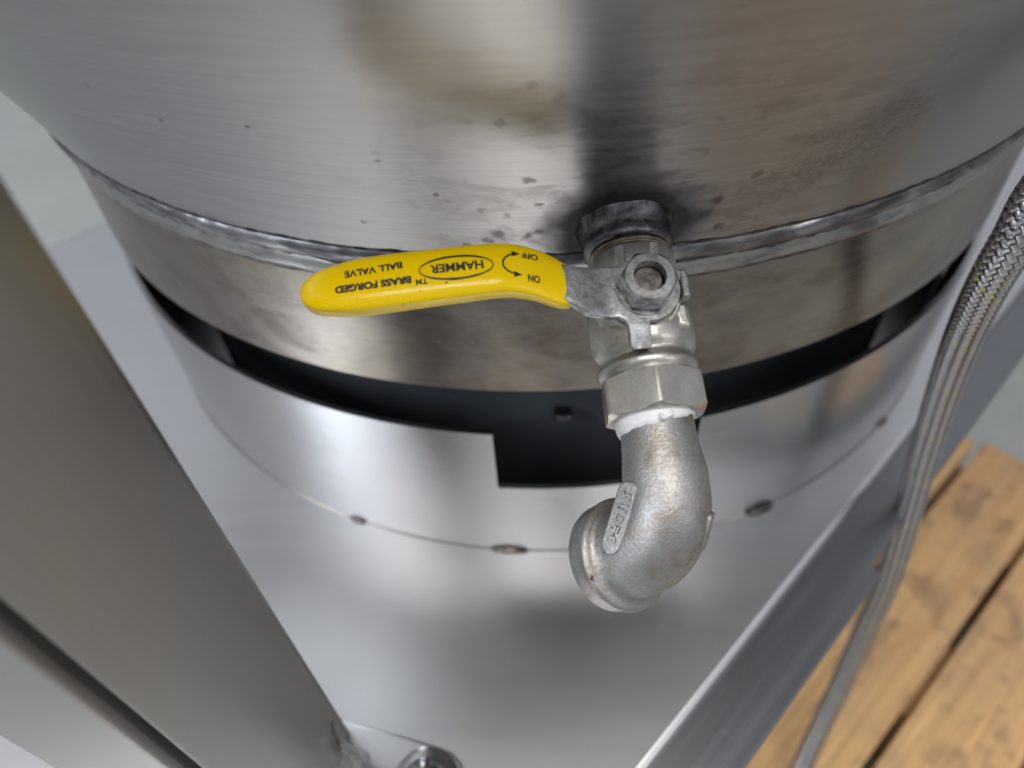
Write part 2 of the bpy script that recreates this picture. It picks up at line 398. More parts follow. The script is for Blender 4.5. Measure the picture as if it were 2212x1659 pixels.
# tray: a steel work table turned about 43 degrees, its right edge running past the kettle
ED = Vector((0.733, 0.680, 0)); EN = Vector((0.680, -0.733, 0)); UZ = Vector((0, 0, 1))
table = empty('steel_table')
tag(table, 'bright brushed stainless steel table under the round kettle ring', 'table')
HN = 1.064 * R
top = box('table_top', (-1.75 * R, -1.076 * R, -0.008), (1.6 * R, HN, 0.0), M_TRAY, table, 0.0038, ((0, 0, 0), ED, EN, UZ))
# lower rail: an angle-iron ledge sticking out below the right edge, in two lengths with a welded joint
T0 = ED.dot(Vector((0.485 * R, -1.02 * R, 0)))
MR = Matrix(((ED.x, EN.x, 0, 0), (ED.y, EN.y, 0, 0), (0, 0, 1, 0), (0, 0, 0, 1)))
prism('edge_rail', [(-1.75 * R, HN - 0.003), (-1.75 * R, 1.170 * R), (T0, 1.170 * R), (T0 + 0.0012, 1.1675 * R), (T0 + 0.0016, 1.148 * R), (1.6 * R, 1.148 * R), (1.6 * R, HN - 0.003)][::-1], -0.0115, -0.0055, M_EDGE, table, 0.0010, None, MR)
for e0 in (-1.68, 1.53):
    for n0 in (-1.0, 0.99):
        c0 = ED * e0 * R + EN * n0 * R
        box('leg', (-0.02, -0.02, FZ), (0.02, 0.02, -0.0085), M_POST, table, 0.003, (c0, ED, EN, UZ))

# base ring on the table, with its rectangular opening
RB = 1.005 * R
zt0, zt1 = 0.0, (1.25 - 0.901) * R
ring = empty('burner_ring', Matrix.Translation((0, 0, 0)))
tag(ring, 'polished steel ring with a rectangular notch standing on the table beneath the kettle', 'burner ring')
NB0, NB1, NZ = -8.35, 10.6, (1.25 - 1.046) * R
def ring_mesh():
    N = 360; zs = [0.0, NZ, zt1]; th = 0.0025
    angs = sorted(set([i * 1.0 for i in range(-180, 180)] + [NB0, NB1]))
    vi = {}; v = []; f = []
    def V(i, k, inner):
        key = (i % len(angs), k, inner)
        if key not in vi:
            a = math.radians(angs[i % len(angs)]); r = RB - (th if inner else 0)
            vi[key] = len(v); v.append((r * math.sin(a), -r * math.cos(a), zs[k]))
        return vi[key]
    n = len(angs)
    solid = lambda i, k: not (k == 1 and NB0 - 1e-6 <= angs[i % n] < NB1 - 1e-6)
    for i in range(n):
        for k in (0, 1):
            if not solid(i, k): continue
            f.append((V(i, k, 0), V(i + 1, k, 0), V(i + 1, k + 1, 0), V(i, k + 1, 0)))
            f.append((V(i + 1, k, 1), V(i, k, 1), V(i, k + 1, 1), V(i + 1, k + 1, 1)))
            if k == 1 or not solid(i, 1):
                f.append((V(i, k + 1, 0), V(i + 1, k + 1, 0), V(i + 1, k + 1, 1), V(i, k + 1, 1)))
            if k == 1 and not solid(i - 1, 1): f.append((V(i, 1, 1), V(i, 1, 0), V(i, 2, 0), V(i, 2, 1)))
            if k == 1 and not solid(i + 1, 1): f.append((V(i + 1, 1, 0), V(i + 1, 1, 1), V(i + 1, 2, 1), V(i + 1, 2, 0)))
    o = mesh('ring_wall', v, f, M_RING, ring, True, 40)
    o.data.materials.append(M_SHADE)
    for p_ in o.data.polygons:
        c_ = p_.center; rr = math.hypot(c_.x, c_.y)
        if rr < RB - th * 0.7: p_.material_index = 1  # inner faces coloured black so the gap stays in shade
    return o
ring_mesh()
for az in (-7.8, -25.7, 20.8, 42):
    t = math.radians(az); c = Vector((math.sin(t), -math.cos(t), 0)) * (RB + 0.0005)
    tv = Vector((math.cos(t), math.sin(t), 0)); rv = Vector((math.sin(t), -math.cos(t), 0))
    L = {20.8: 0.0085, -7.8: 0.0095}.get(az, random.uniform(0.0045, 0.008)); v = []
    for i in range(12):
        for j in range(8):
            u = -1 + 2 * i / 11; q = math.pi * j / 7
            s = math.sqrt(max(0.02, 1 - u * u)) * (1 + 0.25 * fbm(i, j, az, 0.7))
            v.append(c + tv * u * L + rv * math.cos(q / 2) * (0.0032 if az == 20.8 else 0.0016) * s + UZ * math.sin(q / 2) * 0.0021 * s)
    mesh('weld_tack', v, grid_faces(12, 8, False), M_SCORCH if az == 20.8 else M_TACK, ring, True, 60)

lathe('base_seam', [(0.0001, RB + 0.0004), (0.0002, RB + 0.0003), (0.0004, RB + 0.0001)], M_SKIRT, ring, 400, 'Z', autos=80)
# ------------------------------------------------------------------ kettle
ket = empty('steel_kettle')
tag(ket, 'large round brushed stainless kettle with a scorched weld seam above its skirt', 'kettle')
def Z(z): return z * R + ZT
def cone_r(z):
    h = max(0, z + 0.553)
    return 1.011 + 0.35 * h + 0.42 * h * h - 0.12 * h ** 3
prof = [(Z(-0.553), R * 1.011)]
for i in range(1, 41):
    z = -0.553 + (0.56) * i / 40
    prof.append((Z(z), R * cone_r(z)))
rl = prof[-1][1]
for i in range(1, 9):
    q = i / 8; prof.append((Z(0.007 + 0.16 * q), rl + R * (0.065 * q - 0.03 * q * q)))
rl = prof[-1][1]
prof += [(Z(1.5), rl + 0.002), (Z(1.52), rl + 0.009), (Z(1.54), rl + 0.002), (Z(1.54), rl - 0.004), (Z(0.2), rl - 0.004)]
lathe('upper_shell', prof, M_KET, ket, 220, 'Z', autos=40)
# weld seam: rounded irregular bead over a flat scorched strip
def seamfn(r, t, a):
    k = fbm(math.cos(a) * 9, math.sin(a) * 9, t * 40, 2.6)
    k2 = fbm(math.cos(a) * 30, math.sin(a) * 30, t * 160, 2.0)
    return r + 0.00013 * k + 0.00005 * k2, t + 0.0009 * fbm(math.cos(a) * 7 + 9, math.sin(a) * 7, 0, 2.2) + 0.0003 * k2
seam = []
for i in range(17):
    q = i / 16; z = -0.579 + 0.032 * q
    seam.append((Z(z), R * (1.0 + 0.004 + 0.0078 * math.sin(math.pi * q) ** 0.9 + 0.0075 * q)))
lathe('weld_seam', seam, M_WELD, ket, 900, 'Z', autos=80, fn=seamfn)
strip = [(Z(-0.606), R * 1.0008), (Z(-0.604), R * 1.0055), (Z(-0.598), R * 1.007), (Z(-0.588), R * 1.006), (Z(-0.580), R * 1.004), (Z(-0.576), R * 1.006)]
ms = steel('strip_steel', (0.40, 0.385, 0.38), 0.33, (60, 60, 700), 0.0, var=0.14, bump=0.2, blotch=0.22)
b0 = ms.p.inputs['Base Color'].links[0].from_socket
ms.col(ms.mix(ms.ramp(ms.noise(ms.coord((1, 1, 3)), 75, 5, 0.7, 0.8), [(0.47, 0), (0.68, 0.6)]), b0, (0.07, 0.065, 0.07)))
lathe('seam_strip', strip, ms.m, ket, 600, 'Z', autos=60, fn=lambda r, t, a: (r + 0.00025 * fbm(math.cos(a) * 20, math.sin(a) * 20, t * 200, 2), t + 0.0006 * fbm(math.cos(a) * 10, math.sin(a) * 10, 3, 2)))
# thin scorched lines above and below the bead
def line_ring(z, r, h, amp, seed, thr):
    N = 1400; v = []; f = []
    for j in range(N):
        a = 2 * math.pi * j / N
        k = fbm(math.cos(a) * 6 + seed, math.sin(a) * 6, seed, 2.4); w_ = max(0.0, h * (0.55 + 1.2 * fbm(math.cos(a) * 22 + seed, math.sin(a) * 22, 1, 2.0) + thr))
        zz = Z(z) + amp * k
        for q in (-1, -0.5, 0.0, 0.5, 1):
            rr = r + (0.5 * (Z(0) * 0) if 0 else 0) + 0.0004 * (1 - q * q)
            if z > -0.56: rr += 0.5 * (zz + q * w_ - Z(z))
            v.append((rr * math.cos(a), rr * math.sin(a), zz + q * w_))
    for j in range(N):
        k = (j + 1) % N
        for q in range(4): f.append((j * 5 + q, k * 5 + q, k * 5 + q + 1, j * 5 + q + 1))
    return mesh('scorch_line', v, f, M_SCORCH, ket, True, 180)
line_ring(-0.5465, R * 1.0137, 0.0008, 0.0005, 3, 0.15)
line_ring(-0.578, R * 1.0052, 0.0009, 0.0010, 11, 0.0)
line_ring(-0.6085, R * 1.0006, 0.0006, 0.0006, 17, 0.1)
lathe('lower_skirt', [(Z(-0.575), R - 0.0004), (Z(-0.612), R), (Z(-0.70), R), (Z(-0.8035), R), (Z(-0.806), R - 0.0012), (Z(-0.804), R - 0.003), (Z(-0.60), R - 0.003)], M_SKIRT, ket, 256, 'Z', autos=50)
lathe('light_block_drum', [(Z(-0.76), R - 0.004), (Z(-0.76), R * 0.90), (0.004, R * 0.90)], M_SHADE, ket, 128, 'Z', autos=30)  # added dark drum, blocks light that would leak through the gap
for az in (45.0, 165, -110):
    t = math.radians(az); rv = Vector((math.sin(t), -math.cos(t), 0)); tv = Vector((math.cos(t), math.sin(t), 0))
    box('spacer_tab', (-0.0018, R * 0.972, 0.045), (0.0018, R * 0.982, Z(-0.79)), M_EDGE, ket, 0.0008, ((0, 0, 0), tv, rv, UZ))
t = math.radians(-1.6); rv = Vector((math.sin(t), -math.cos(t), 0)); tv = Vector((math.cos(t), math.sin(t), 0))
bx = box('bolt_head', (-0.0042, R * 0.90, 0.075), (0.0038, R * 0.925, 0.079), M_BOSS, ket, 0.001, ((0, 0, 0), tv, rv, UZ))

# ------------------------------------------------------------------ local frame of the valve
phi, dl = math.radians(2.3), math.radians(25)
VA = Vector((0.03637176, -0.90557766, -0.42261826)).normalized()
VS = Vector((0.01696043, -0.4222778, 0.90630779)); VS = (VS - VA * VA.dot(VS)).normalized()
VX = VA.cross(VS).normalized()
def frame_at(y, z=0, x=0):
    o = BOSS + (VX * x + VA * y + VS * z) * 0.001
    return Matrix(((VX.x, VA.x, VS.x, o.x), (VX.y, VA.y, VS.y, o.y), (VX.z, VA.z, VS.z, o.z), (0, 0, 0, 1)))
def mm(pr): return [(a_ * 0.001, b_ * 0.001) for a_, b_ in pr]

# welded boss: part of the kettle, built in world coordinates
def to_world(o, M):
    o.data.transform(M); return o
FB = frame_at(0)
def bossfn(r, t, a):
    k = fbm(math.cos(a) * 2, math.sin(a) * 2, t * 150, 1.6)
    g = max(0, min(1, (0.006 - t) / 0.008))
    return r + 0.0007 * k * g, t
to_world(lathe('drain_boss', mm([(-5, 15.8), (-2.0, 14.9), (-0.4, 14.3), (0.8, 13.9), (2.0, 13.6), (3.6, 13.4), (5.2, 13.7), (6.2, 13.3), (6.9, 12.7), (7.1, 11.6), (7.1, 10.5)]), M_BOSS, ket, 96, 'Y', fn=bossfn, autos=60), FB)

# ------------------------------------------------------------------ ball valve
valve = empty('ball_valve', frame_at(8.3))
tag(valve, 'nickel plated brass ball valve with a yellow lever screwed into the kettle drain', 'valve')
Y0 = 8.3
def vy(pr): return mm([(y - Y0, r) for y, r in pr])
# threads left showing above the collar
th = []
for i in range(22):
    y = 6.6 + i * 0.17; th.append((y, 11.4 + 0.45 * abs(math.sin(i * 1.25))))
lathe('thread', vy(th), M_THREAD, valve, 64, 'Y', autos=80)
def bodyfn(r, t, a):
    # parting-line ridge along the body
    d = min(abs(a - 0.0), abs(a - math.pi), abs(a - 2 * math.pi))
    return r + 0.00035 * math.exp(-(d / 0.035) ** 2), t
lathe('valve_body', vy([(18.4, 9.5), (18.4, 12.2), (18.8, 12.7), (20.0, 13.0), (22, 14.0), (25, 14.7), (30, 15.0), (35, 14.9), (38.6, 14.6), (40.0, 14.0), (40.8, 13.2),
                       (41.6, 12.9), (42.6, 13.2), (43.4, 14.0), (44.8, 14.3), (46.0, 13.9), (46.8, 13.0), (47.6, 12.7), (49, 12.7)]), M_NICK, valve, 128, 'Y', fn=bodyfn, autos=70)
lathe('inlet_collar', vy([(9.7, 10.0), (9.7, 12.4), (10.1, 13.2), (18.5, 13.2), (18.9, 12.4), (18.9, 10.0)]), M_COLLAR, valve, 96, 'Y', autos=60,
      fn=lambda r, t, a: (min(r, 0.01262 / max(0.01, math.cos(((a + math.pi / 8) % (math.pi / 4)) - math.pi / 8))), t))
# hexagonal outlet end, chamfered, one corner upwards
def hexend(name, y0, y1, af, rin, mat, parent, rot, chamfer, n=72, axis='Y', z0=None):
    v = []; H = af / 2
    def hr(a):
        k = (a - rot) % (math.pi / 3); k = k - math.pi / 6
        return H / math.cos(k)
    rc = H / math.cos(math.pi / 6)
    rows = []
    L = y1 - y0; rch = H * 1.0
    S_ = 10
    def ring_(y, cap):
        return [(min(hr(2 * math.pi * j / n), cap), y, 2 * math.pi * j / n) for j in range(n)]
    rows.append([(rin, y0, 2 * math.pi * j / n) for j in range(n)])
    for i in range(S_ + 1):
        q = i / S_; cap = H * 0.97 + (rc * 1.001 - H * 0.97) * q
        rows.append([(min(hr(a), cap), y0 + chamfer * q, a) for a in [2 * math.pi * j / n for j in range(n)]])
    for i in range(S_ + 1):
        q = 1 - i / S_; cap = H * 0.97 + (rc * 1.001 - H * 0.97) * q
        rows.append([(min(hr(a), cap), y1 - chamfer * q, a) for a in [2 * math.pi * j / n for j in range(n)]])
    rows.append([(rin, y1, 2 * math.pi * j / n) for j in range(n)])
    rows.append([(rin, y1 - L * 0.6, 2 * math.pi * j / n) for j in range(n)])
    for row in rows:
        for (r, y, a) in row:
            if axis == 'Y': v.append((r * math.cos(a), y, -r * math.sin(a)))
            else: v.append((r * math.cos(a), r * math.sin(a), y))
    o = mesh(name, v, grid_faces(len(rows), n, True, False), mat, parent, True, 24)
    return o
hexend('hex_end', (47.0 - Y0) * .001, (58.6 - Y0) * .001, 0.0268, 0.0106, M_NICK, valve, math.radians(-30 + 4), 0.0012, 144)
# small crack-like flash line down the front hex corner
v = []
for i in range(30):
    q = i / 29; a_ = math.radians(-90 + 4); rr = 0.01550
    x = math.sin(math.radians(-4)) * rr + 0.00018 * math.sin(i * 1.7); z = math.cos(math.radians(-4)) * rr
    wd = 0.00022 * (0.4 + abs(math.sin(i * 0.9)))
    y = (48.6 - Y0 + 7.0 * q) * .001
    v += [(x - wd, y, z - 0.00008), (x + wd, y, z - 0.00008)]
# stem boss and gland
SX, SY = 0.0010, (27.0 - Y0) * .001
def stemlathe(name, prof, mat, n=48, autos=35):
    return lathe(name, mm(prof), mat, valve, n, 'Z', autos=autos, center=(SX, SY, 0))
stemlathe('stem_housing', [(8, 13.0), (10.6, 11.7), (11.8, 10.9), (13.6, 10.6), (14.0, 10.2), (14.0, 9.6), (13.4, 9.3), (12.4, 9.2), (12.4, 0.1)], M_NICK)
stemlathe('stem', [(13, 4.0), (22.2, 4.0), (22.7, 3.7), (22.8, 3.0), (22.75, 0.1)], M_STEM, 40).data.transform(Matrix.Translation((0, -0.00045, 0)))
# stop ledge cast on the body at the right
pr = box('stop_ledge', (-0.0116, (29.0 - Y0) * .001, 0.0085), (-0.0070, (37.0 - Y0) * .001, 0.0128), M_NICK, valve, 0.0016)
# nut
nut = hexend('stem_nut', 0.0188, 0.0262, 0.0132, 0.0043, M_NUT, valve, math.radians(-8), 0.0010, 96, 'Z')
nut.data.transform(Matrix.Translation((SX, SY, 0)))
to = lathe('nut_washer', mm([(18.35, 4.6), (18.35, 7.9), (18.95, 7.9), (18.95, 4.6)]), M_NUT, valve, 48, 'Z', center=(SX, SY, 0))

# lever plate: outline in local mm (x to the left of the picture, y towards the camera)
def Q(x, y): return ((x) * .001, (y - Y0) * .001)
def arc(cx, cy, r, a0, a1, n):
    return [(cx + r * math.cos(math.radians(a0 + (a1 - a0) * i / n)), cy + r * math.sin(math.radians(a0 + (a1 - a0) * i / n))) for i in range(n + 1)]
ol = [(30, 19.4), (25, 19.6), (21, 19.8), (16, 20.3), (11.5, 19.3)] + arc(1.0, 27, 9.4, -50, -128, 8) + [(-6.6, 21.2), (-8.8, 22.2), (-9.4, 23.2)]
ol += arc(1.0, 27, 9.4, 197, 106, 9)[1:]
ol += [(1.3, 36.3), (1.2, 37.6), (1.25, 42.6), (1.7, 43.3), (6.2, 43.3), (6.9, 42.4), (7.0, 37.0), (7.7, 35.3), (9.2, 34.4), (13.0, 34.2), (17.0, 33.4), (20.4, 31.2), (24, 29.4), (30, 27.5)]
def lever_z(x, y):
    X = x * 1000; Yl = y * 1000 + Y0
    z = 0.0
    if X > 10: q = min(1, (X - 10) / 14); z += 4.2 * q * q * (3 - 2 * q)
    if Yl > 37.5: z -= 0.32 * (Yl - 37.5)
    return z * .001
import bmesh
def plate(name, outline, z0, z1, mat, parent, zfn, step=1.0, bw=0.0004):
    # fill and subdivide so that it can be bent smoothly
    bm = bmesh.new(); vs = [bm.verts.new((x, y, z1)) for x, y in outline]
    bm.faces.new(vs); bmesh.ops.triangulate(bm, faces=bm.faces[:])
    for k in range(4):
        long_ = [e for e in bm.edges if e.calc_length() > step * 0.001 * 1.8]
        if not long_: break
        bmesh.ops.subdivide_edges(bm, edges=long_, cuts=1); bmesh.ops.triangulate(bm, faces=bm.faces[:])
    bmesh.ops.recalc_face_normals(bm, faces=bm.faces[:])
    if bm.faces[:] and sum(f.normal.z for f in bm.faces) < 0: bmesh.ops.reverse_faces(bm, faces=bm.faces[:])
    for v_ in bm.verts: v_.co.z += zfn(v_.co.x, v_.co.y)
    me = bpy.data.meshes.new(name); bm.to_mesh(me); bm.free()
    o = link(name, me, mat, parent, True, 40)
    s_ = o.modifiers.new('thick', 'SOLIDIFY'); s_.thickness = z1 - z0; s_.offset = -1
    b_ = o.modifiers.new('bevel', 'BEVEL'); b_.width = bw; b_.segments = 2; b_.limit_method = 'ANGLE'; b_.angle_limit = math.radians(50)
    return o
plate('lever_plate', [Q(*p) for p in ol], 0.0160, 0.0184, M_ZINC, valve, lever_z)
# ear bent down at the right
box('stop_ear', (-0.0112, (21.8 - Y0) * .001, 0.0142), (-0.0088, (30.2 - Y0) * .001, 0.0180), M_ZINC, valve, 0.0008)

# yellow vinyl grip: lofted sections, local mm: x, y centre, half width, z top, height
ST = [(21.6, 24.6, 5.8, 22.0, 5.6), (24, 24.2, 6.7, 23.3, 5.9), (27, 23.3, 7.1, 24.9, 6.2), (31, 22.3, 7.05, 27.0, 6.7), (35, 21.8, 7.05, 28.8, 7.0), (39, 21.6, 7.0, 29.8, 7.2), (44, 21.7, 7.1, 30.2, 7.3),
      (52, 21.9, 7.25, 30.3, 7.4), (60, 22.1, 7.35, 30.2, 7.5), (68, 22.3, 7.45, 30.0, 7.6), (75, 22.5, 7.35, 29.7, 7.6), (79, 22.7, 7.0, 29.5, 7.4), (82.5, 22.9, 6.35, 29.3, 7.1), (85.5, 23.1, 5.75, 29.0, 6.6),
      (88, 23.3, 4.7, 28.6, 5.8), (89.8, 23.4, 3.3, 28.1, 4.6), (90.8, 23.4, 1.7, 27.5, 3.0), (91.0, 23.2, 0.35, 27.1, 1.6)]
def st_at(x):
    if x <= ST[0][0]: return ST[0]
    for i in range(len(ST) - 1):
        if ST[i][0] <= x <= ST[i + 1][0]:
            p0 = ST[max(0, i - 1)]; p1 = ST[i]; p2 = ST[i + 1]; p3 = ST[min(len(ST) - 1, i + 2)]; t = (x - p1[0]) / (p2[0] - p1[0])
            o = [x]
            for k in range(1, 5):
                m1 = (p2[k] - p0[k]) / max(1e-6, p2[0] - p0[0]) * (p2[0] - p1[0]); m2 = (p3[k] - p1[k]) / max(1e-6, p3[0] - p1[0]) * (p2[0] - p1[0])
                o.append((2 * t**3 - 3 * t**2 + 1) * p1[k] + (t**3 - 2 * t**2 + t) * m1 + (-2 * t**3 + 3 * t**2) * p2[k] + (t**3 - t**2) * m2)
            return o
    return ST[-1]
def topz(x, y):
    _, yc, hw, zt_, h = st_at(x); d = max(-1, min(1, (y - yc) / hw))
    e_ = 4.5
    return zt_ - h / 2 + h / 2 * (1 - abs(d) ** e_) ** (1 / e_) - 0.25 * d * d
xs = [21.6] + [21.9, 22.2] + list(np.linspace(22.6, 84, 80)) + list(np.linspace(84.5, 91.0, 26))
NS = 64; v = []
def section(x, shrink=0.0, xoff=0.0):
    _, yc, hw, zt_, h = st_at(x); hw -= shrink; hh = h / 2 - shrink; zc = zt_ - h / 2; rw = []
    for j in range(NS):
        a_ = 2 * math.pi * j / NS; c_, s_ = math.cos(a_), math.sin(a_); ee = 2 / 4.2
        yy = math.copysign(abs(c_) ** ee, c_); zz = math.copysign(abs(s_) ** ee, s_)
        rw.append(((x + xoff) * .001, (yc - Y0 + hw * yy) * .001, (zc + hh * zz - 0.25 * yy * yy) * .001))
    return rw
nr = 0
for (x, sh, xo) in [(24.5, 2.6, 0), (21.9, 1.6, 0), (21.6, 1.0, -0.15), (21.6, 0.35, -0.05)]:
    v += section(x, sh, xo); nr += 1
for x in xs: v += section(x); nr += 1
grip = mesh('grip', v, grid_faces(nr, NS, True, True), M_YEL, valve, True, 80)

# lettering printed on the grip: strokes and text draped over its top
def drape(me, parent, fn, mat, name):
    bm = bmesh.new(); bm.from_mesh(me)
    for k in range(3):
        le = [e for e in bm.edges if e.calc_length() > 0.7]
        if not le: break
        bmesh.ops.subdivide_edges(bm, edges=le, cuts=1); bmesh.ops.triangulate(bm, faces=bm.faces[:])
    for v_ in bm.verts: v_.co = fn(v_.co.x, v_.co.y)
    bm.to_mesh(me); bm.free()
    return link(name, me, mat, parent, False)
def text_mesh(body, h, bold=0.0, stretch=1.0):
    c = bpy.data.curves.new('t', 'FONT'); c.body = body; c.size = 1.0; c.offset = bold; c.align_x = 'LEFT'; c.resolution_u = 3
    o = bpy.data.objects.new('t', c); COL.objects.link(o)
    bpy.context.view_layer.update()
    dg = bpy.context.evaluated_depsgraph_get(); me = bpy.data.meshes.new_from_object(o.evaluated_get(dg))
    bpy.data.objects.remove(o); bpy.data.curves.remove(c)
    return me
def put_text(body, x0, x1, y0, y1, h, bold=0.02):
    """reading from (x0,y0) to (x1,y1) in valve mm; h cap height; letters' tops point to +y"""
    me = text_mesh(body, h, bold)
    co = np.array([v_.co[:] for v_ in me.vertices]); mn = co[:, 0].min(); mx = co[:, 0].max(); H = co[:, 1].max() - min(0, co[:, 1].min())
    for v_ in me.vertices:
        v_.co.x = (v_.co.x - mn) / (mx - mn) * math.hypot(x1 - x0, y1 - y0); v_.co.y = v_.co.y / co[:, 1].max() * h; v_.co.z = 0
    L = math.hypot(x1 - x0, y1 - y0); ux, uy = (x1 - x0) / L, (y1 - y0) / L
    def fn(px, py):
        x = x0 + ux * px - uy * py; y = y0 + uy * px + ux * py
        jx = 0.05 * fbm(x, y, 1, 1.7); jy = 0.05 * fbm(x, y, 5, 1.7)
        return Vector(((x + jx) * .001, (y + jy - Y0) * .001, (topz(x, y) + 0.045) * .001))
    return drape(me, grip, fn, M_INK, 'lettering')
def put_stroke(pts, widths, closed=False):
    v = []; n = len(pts)
    for i, (x, y) in enumerate(pts):
        a_ = pts[(i - 1) % n] if closed or i > 0 else pts[i]; b_ = pts[(i + 1) % n] if closed or i < n - 1 else pts[i]
        dx, dy = b_[0] - a_[0], b_[1] - a_[1]; L = math.hypot(dx, dy) or 1; nx, ny = -dy / L, dx / L
        w_ = widths[i] if hasattr(widths, '__len__') else widths
        for s_ in (-1, 1):
            X, Y = x + nx * w_ * s_ / 2, y + ny * w_ * s_ / 2
            v.append((X * .001, (Y - Y0) * .001, (topz(X, Y) + 0.045) * .001))
    f = [(2 * i, 2 * i + 1, 2 * i + 3, 2 * i + 2) for i in range(n - 1)]
    if closed: f.append((2 * n - 2, 2 * n - 1, 1, 0))
    return mesh('printed_mark', v, f, M_INK, grip, False)
put_text('HAMMER', 43.6, 57.2, 20.3, 20.5, 2.35, 0.034)
ell = []
ew = []
for i in range(96):
    a_ = 2 * math.pi * i / 96
    ell.append((50.5 + 9.4 * math.cos(a_), 21.65 + 3.15 * math.sin(a_)))
    ew.append(0.30 + 0.36 * abs(math.sin(a_)) ** 2 + 0.10 * fbm(i * 0.2, 1, 2))
put_stroke(ell, ew, True)
put_text('BALL VALVE', 64.2, 79.1, 18.6, 19.6, 1.85, 0.04)
put_text('BRASS FORGED', 62.1, 81.6, 22.9, 23.6, 1.95, 0.06)
put_text('TM', 58.0, 61.0, 23.9, 24.0, 1.55, 0.03)
put_text('ON', 29.3, 32.5, 24.4, 24.2, 2.0, 0.04)
put_text('OFF', 29.2, 33.4, 18.2, 17.8, 1.8, 0.04)
ap = [(34.9 + 3.9 * math.cos(math.radians(t_)) - 0.2, 21.5 + 2.9 * math.sin(math.radians(t_))) for t_ in range(-88, 89, 6)]
put_stroke(ap, 0.5)
put_stroke([(36.1, 18.6), (35.2, 18.55), (34.0, 18.5)], [1.7, 1.1, 0.05])
put_stroke([(36.1, 24.4), (35.2, 24.45), (34.0, 24.5)], [1.7, 1.1, 0.05])
for x, y, r in ((53.3, 25.6, .28), (49.2, 25.4, .14), (50.6, 25.2, .1), (60, 27.2, .14), (68, 27.6, .1), (43, 26, .1)):
    put_stroke([(x - r, y), (x, y + .02), (x + r, y)], [r * .9, r * 2, r * .9])

# ------------------------------------------------------------------ elbow
YE = 56.0
elb = empty('pipe_elbow', frame_at(YE))
tag(elb, 'grey cast steel pipe elbow hanging from the outlet of the ball valve', 'pipe elbow')
th_ = math.radians(55); BD = Vector((math.cos(th_), 0.03, -math.sin(th_))).normalized()
YC = 92.2 - YE; RBEND = 15.5
path = []; rad = []
for y in (0.5, 1.5, 3.0, 4.5, 6.5, 9, 12, 15, 18): path.append(Vector((0, y, 0))); 
rad += [9.6, 10.2, 10.25, 10.3, 10.35, 10.5, 10.8, 11.2, 11.5]
K = 22
y_s = YC - RBEND
for i in range(1, K + 1):
    q = math.pi / 2 * i / K
    path.append(Vector((0, y_s, 0)) + Vector((0, 1, 0)) * RBEND * math.sin(q) + BD * RBEND * (1 - math.cos(q))); rad.append(11.4 + 1.35 * math.sin(q) ** 1.3)
e0 = path[-1]
for d_, r_ in ((0.8, 12.95), (1.6, 13.05), (2.4, 13.3), (2.8, 14.5), (3.1, 15.4), (3.6, 16.0), (4.5, 16.15), (5.3, 15.85), (6.2, 15.6), (8.0, 15.5), (10.4, 15.3), (11.2, 15.0), (11.6, 14.4), (11.7, 13.6), (11.6, 11.0), (10.8, 10.2), (2.0, 10.0), (-3.0, 9.8)):
    path.append(e0 + BD * d_); rad.append(r_)
# frames fail where the path folds back, so sweep with fixed frames
pts_, T_, N_ = frames(path[:9 + K]); v = []; n_ = 96
N0 = N_[-1]
for i, p_ in enumerate(path):
    if i < 9 + K: T1, N1 = T_[i], N_[i]
    else: T1, N1 = BD, (N0 - BD * N0.dot(BD)).normalized()
    B1 = T1.cross(N1)
    for j in range(n_):
        a_ = 2 * math.pi * j / n_; d_ = N1 * math.cos(a_) + B1 * math.sin(a_)
        k = 0.10 * fbm(p_.x + d_.x * 12, p_.y + d_.y * 12, p_.z + d_.z * 12, 0.12) + 0.035 * fbm(p_.x + d_.x * 12, p_.y + d_.y * 12, p_.z + d_.z * 12, 0.6)
        v.append((p_ + d_ * (rad[i] + k)) * 0.001)
mesh('elbow_body', v, grid_faces(len(path), n_, True, False), M_CAST, elb, True, 80)

# thread tape at the joint, with a torn flap
lathe('thread_tape', mm([(0.3, 9.9), (0.3, 11.55), (2.3, 11.5), (2.7, 11.35), (3.4, 11.2), (4.2, 10.9), (4.7, 10.3)]), M_TAPE, elb, 96, 'Y', autos=80,
      fn=lambda r, t, a: (r + 0.00018 * fbm(math.cos(a) * 2, math.sin(a) * 2, t * 900, 2), t + (0.0008 * fbm(math.cos(a) * 1.2, math.sin(a) * 1.2, 4, 1.5) + 0.0007 + 0.0017 * math.cos(a)) * min(1, max(0, t - 0.001) / 0.002)))
v = []
for i in range(7):
    for j in range(5):
        x = 1.5 - i * 0.62; y = 3.6 + j * 0.42 + 0.5 * math.sin(i * 0.9)
        r_ = 11.1 + 0.5 * math.sin(i * 1.3) + 0.28 * j * (1 if i % 2 else 0.5)
        ax_ = x / 11.2; v.append((r_ * math.sin(ax_) * .001, y * .001, r_ * math.cos(ax_) * .001))
fl = mesh('tape_flap', v, grid_faces(7, 5, False), M_TAPE, elb, True, 60); s_ = fl.modifiers.new('t', 'SOLIDIFY'); s_.thickness = 0.00015

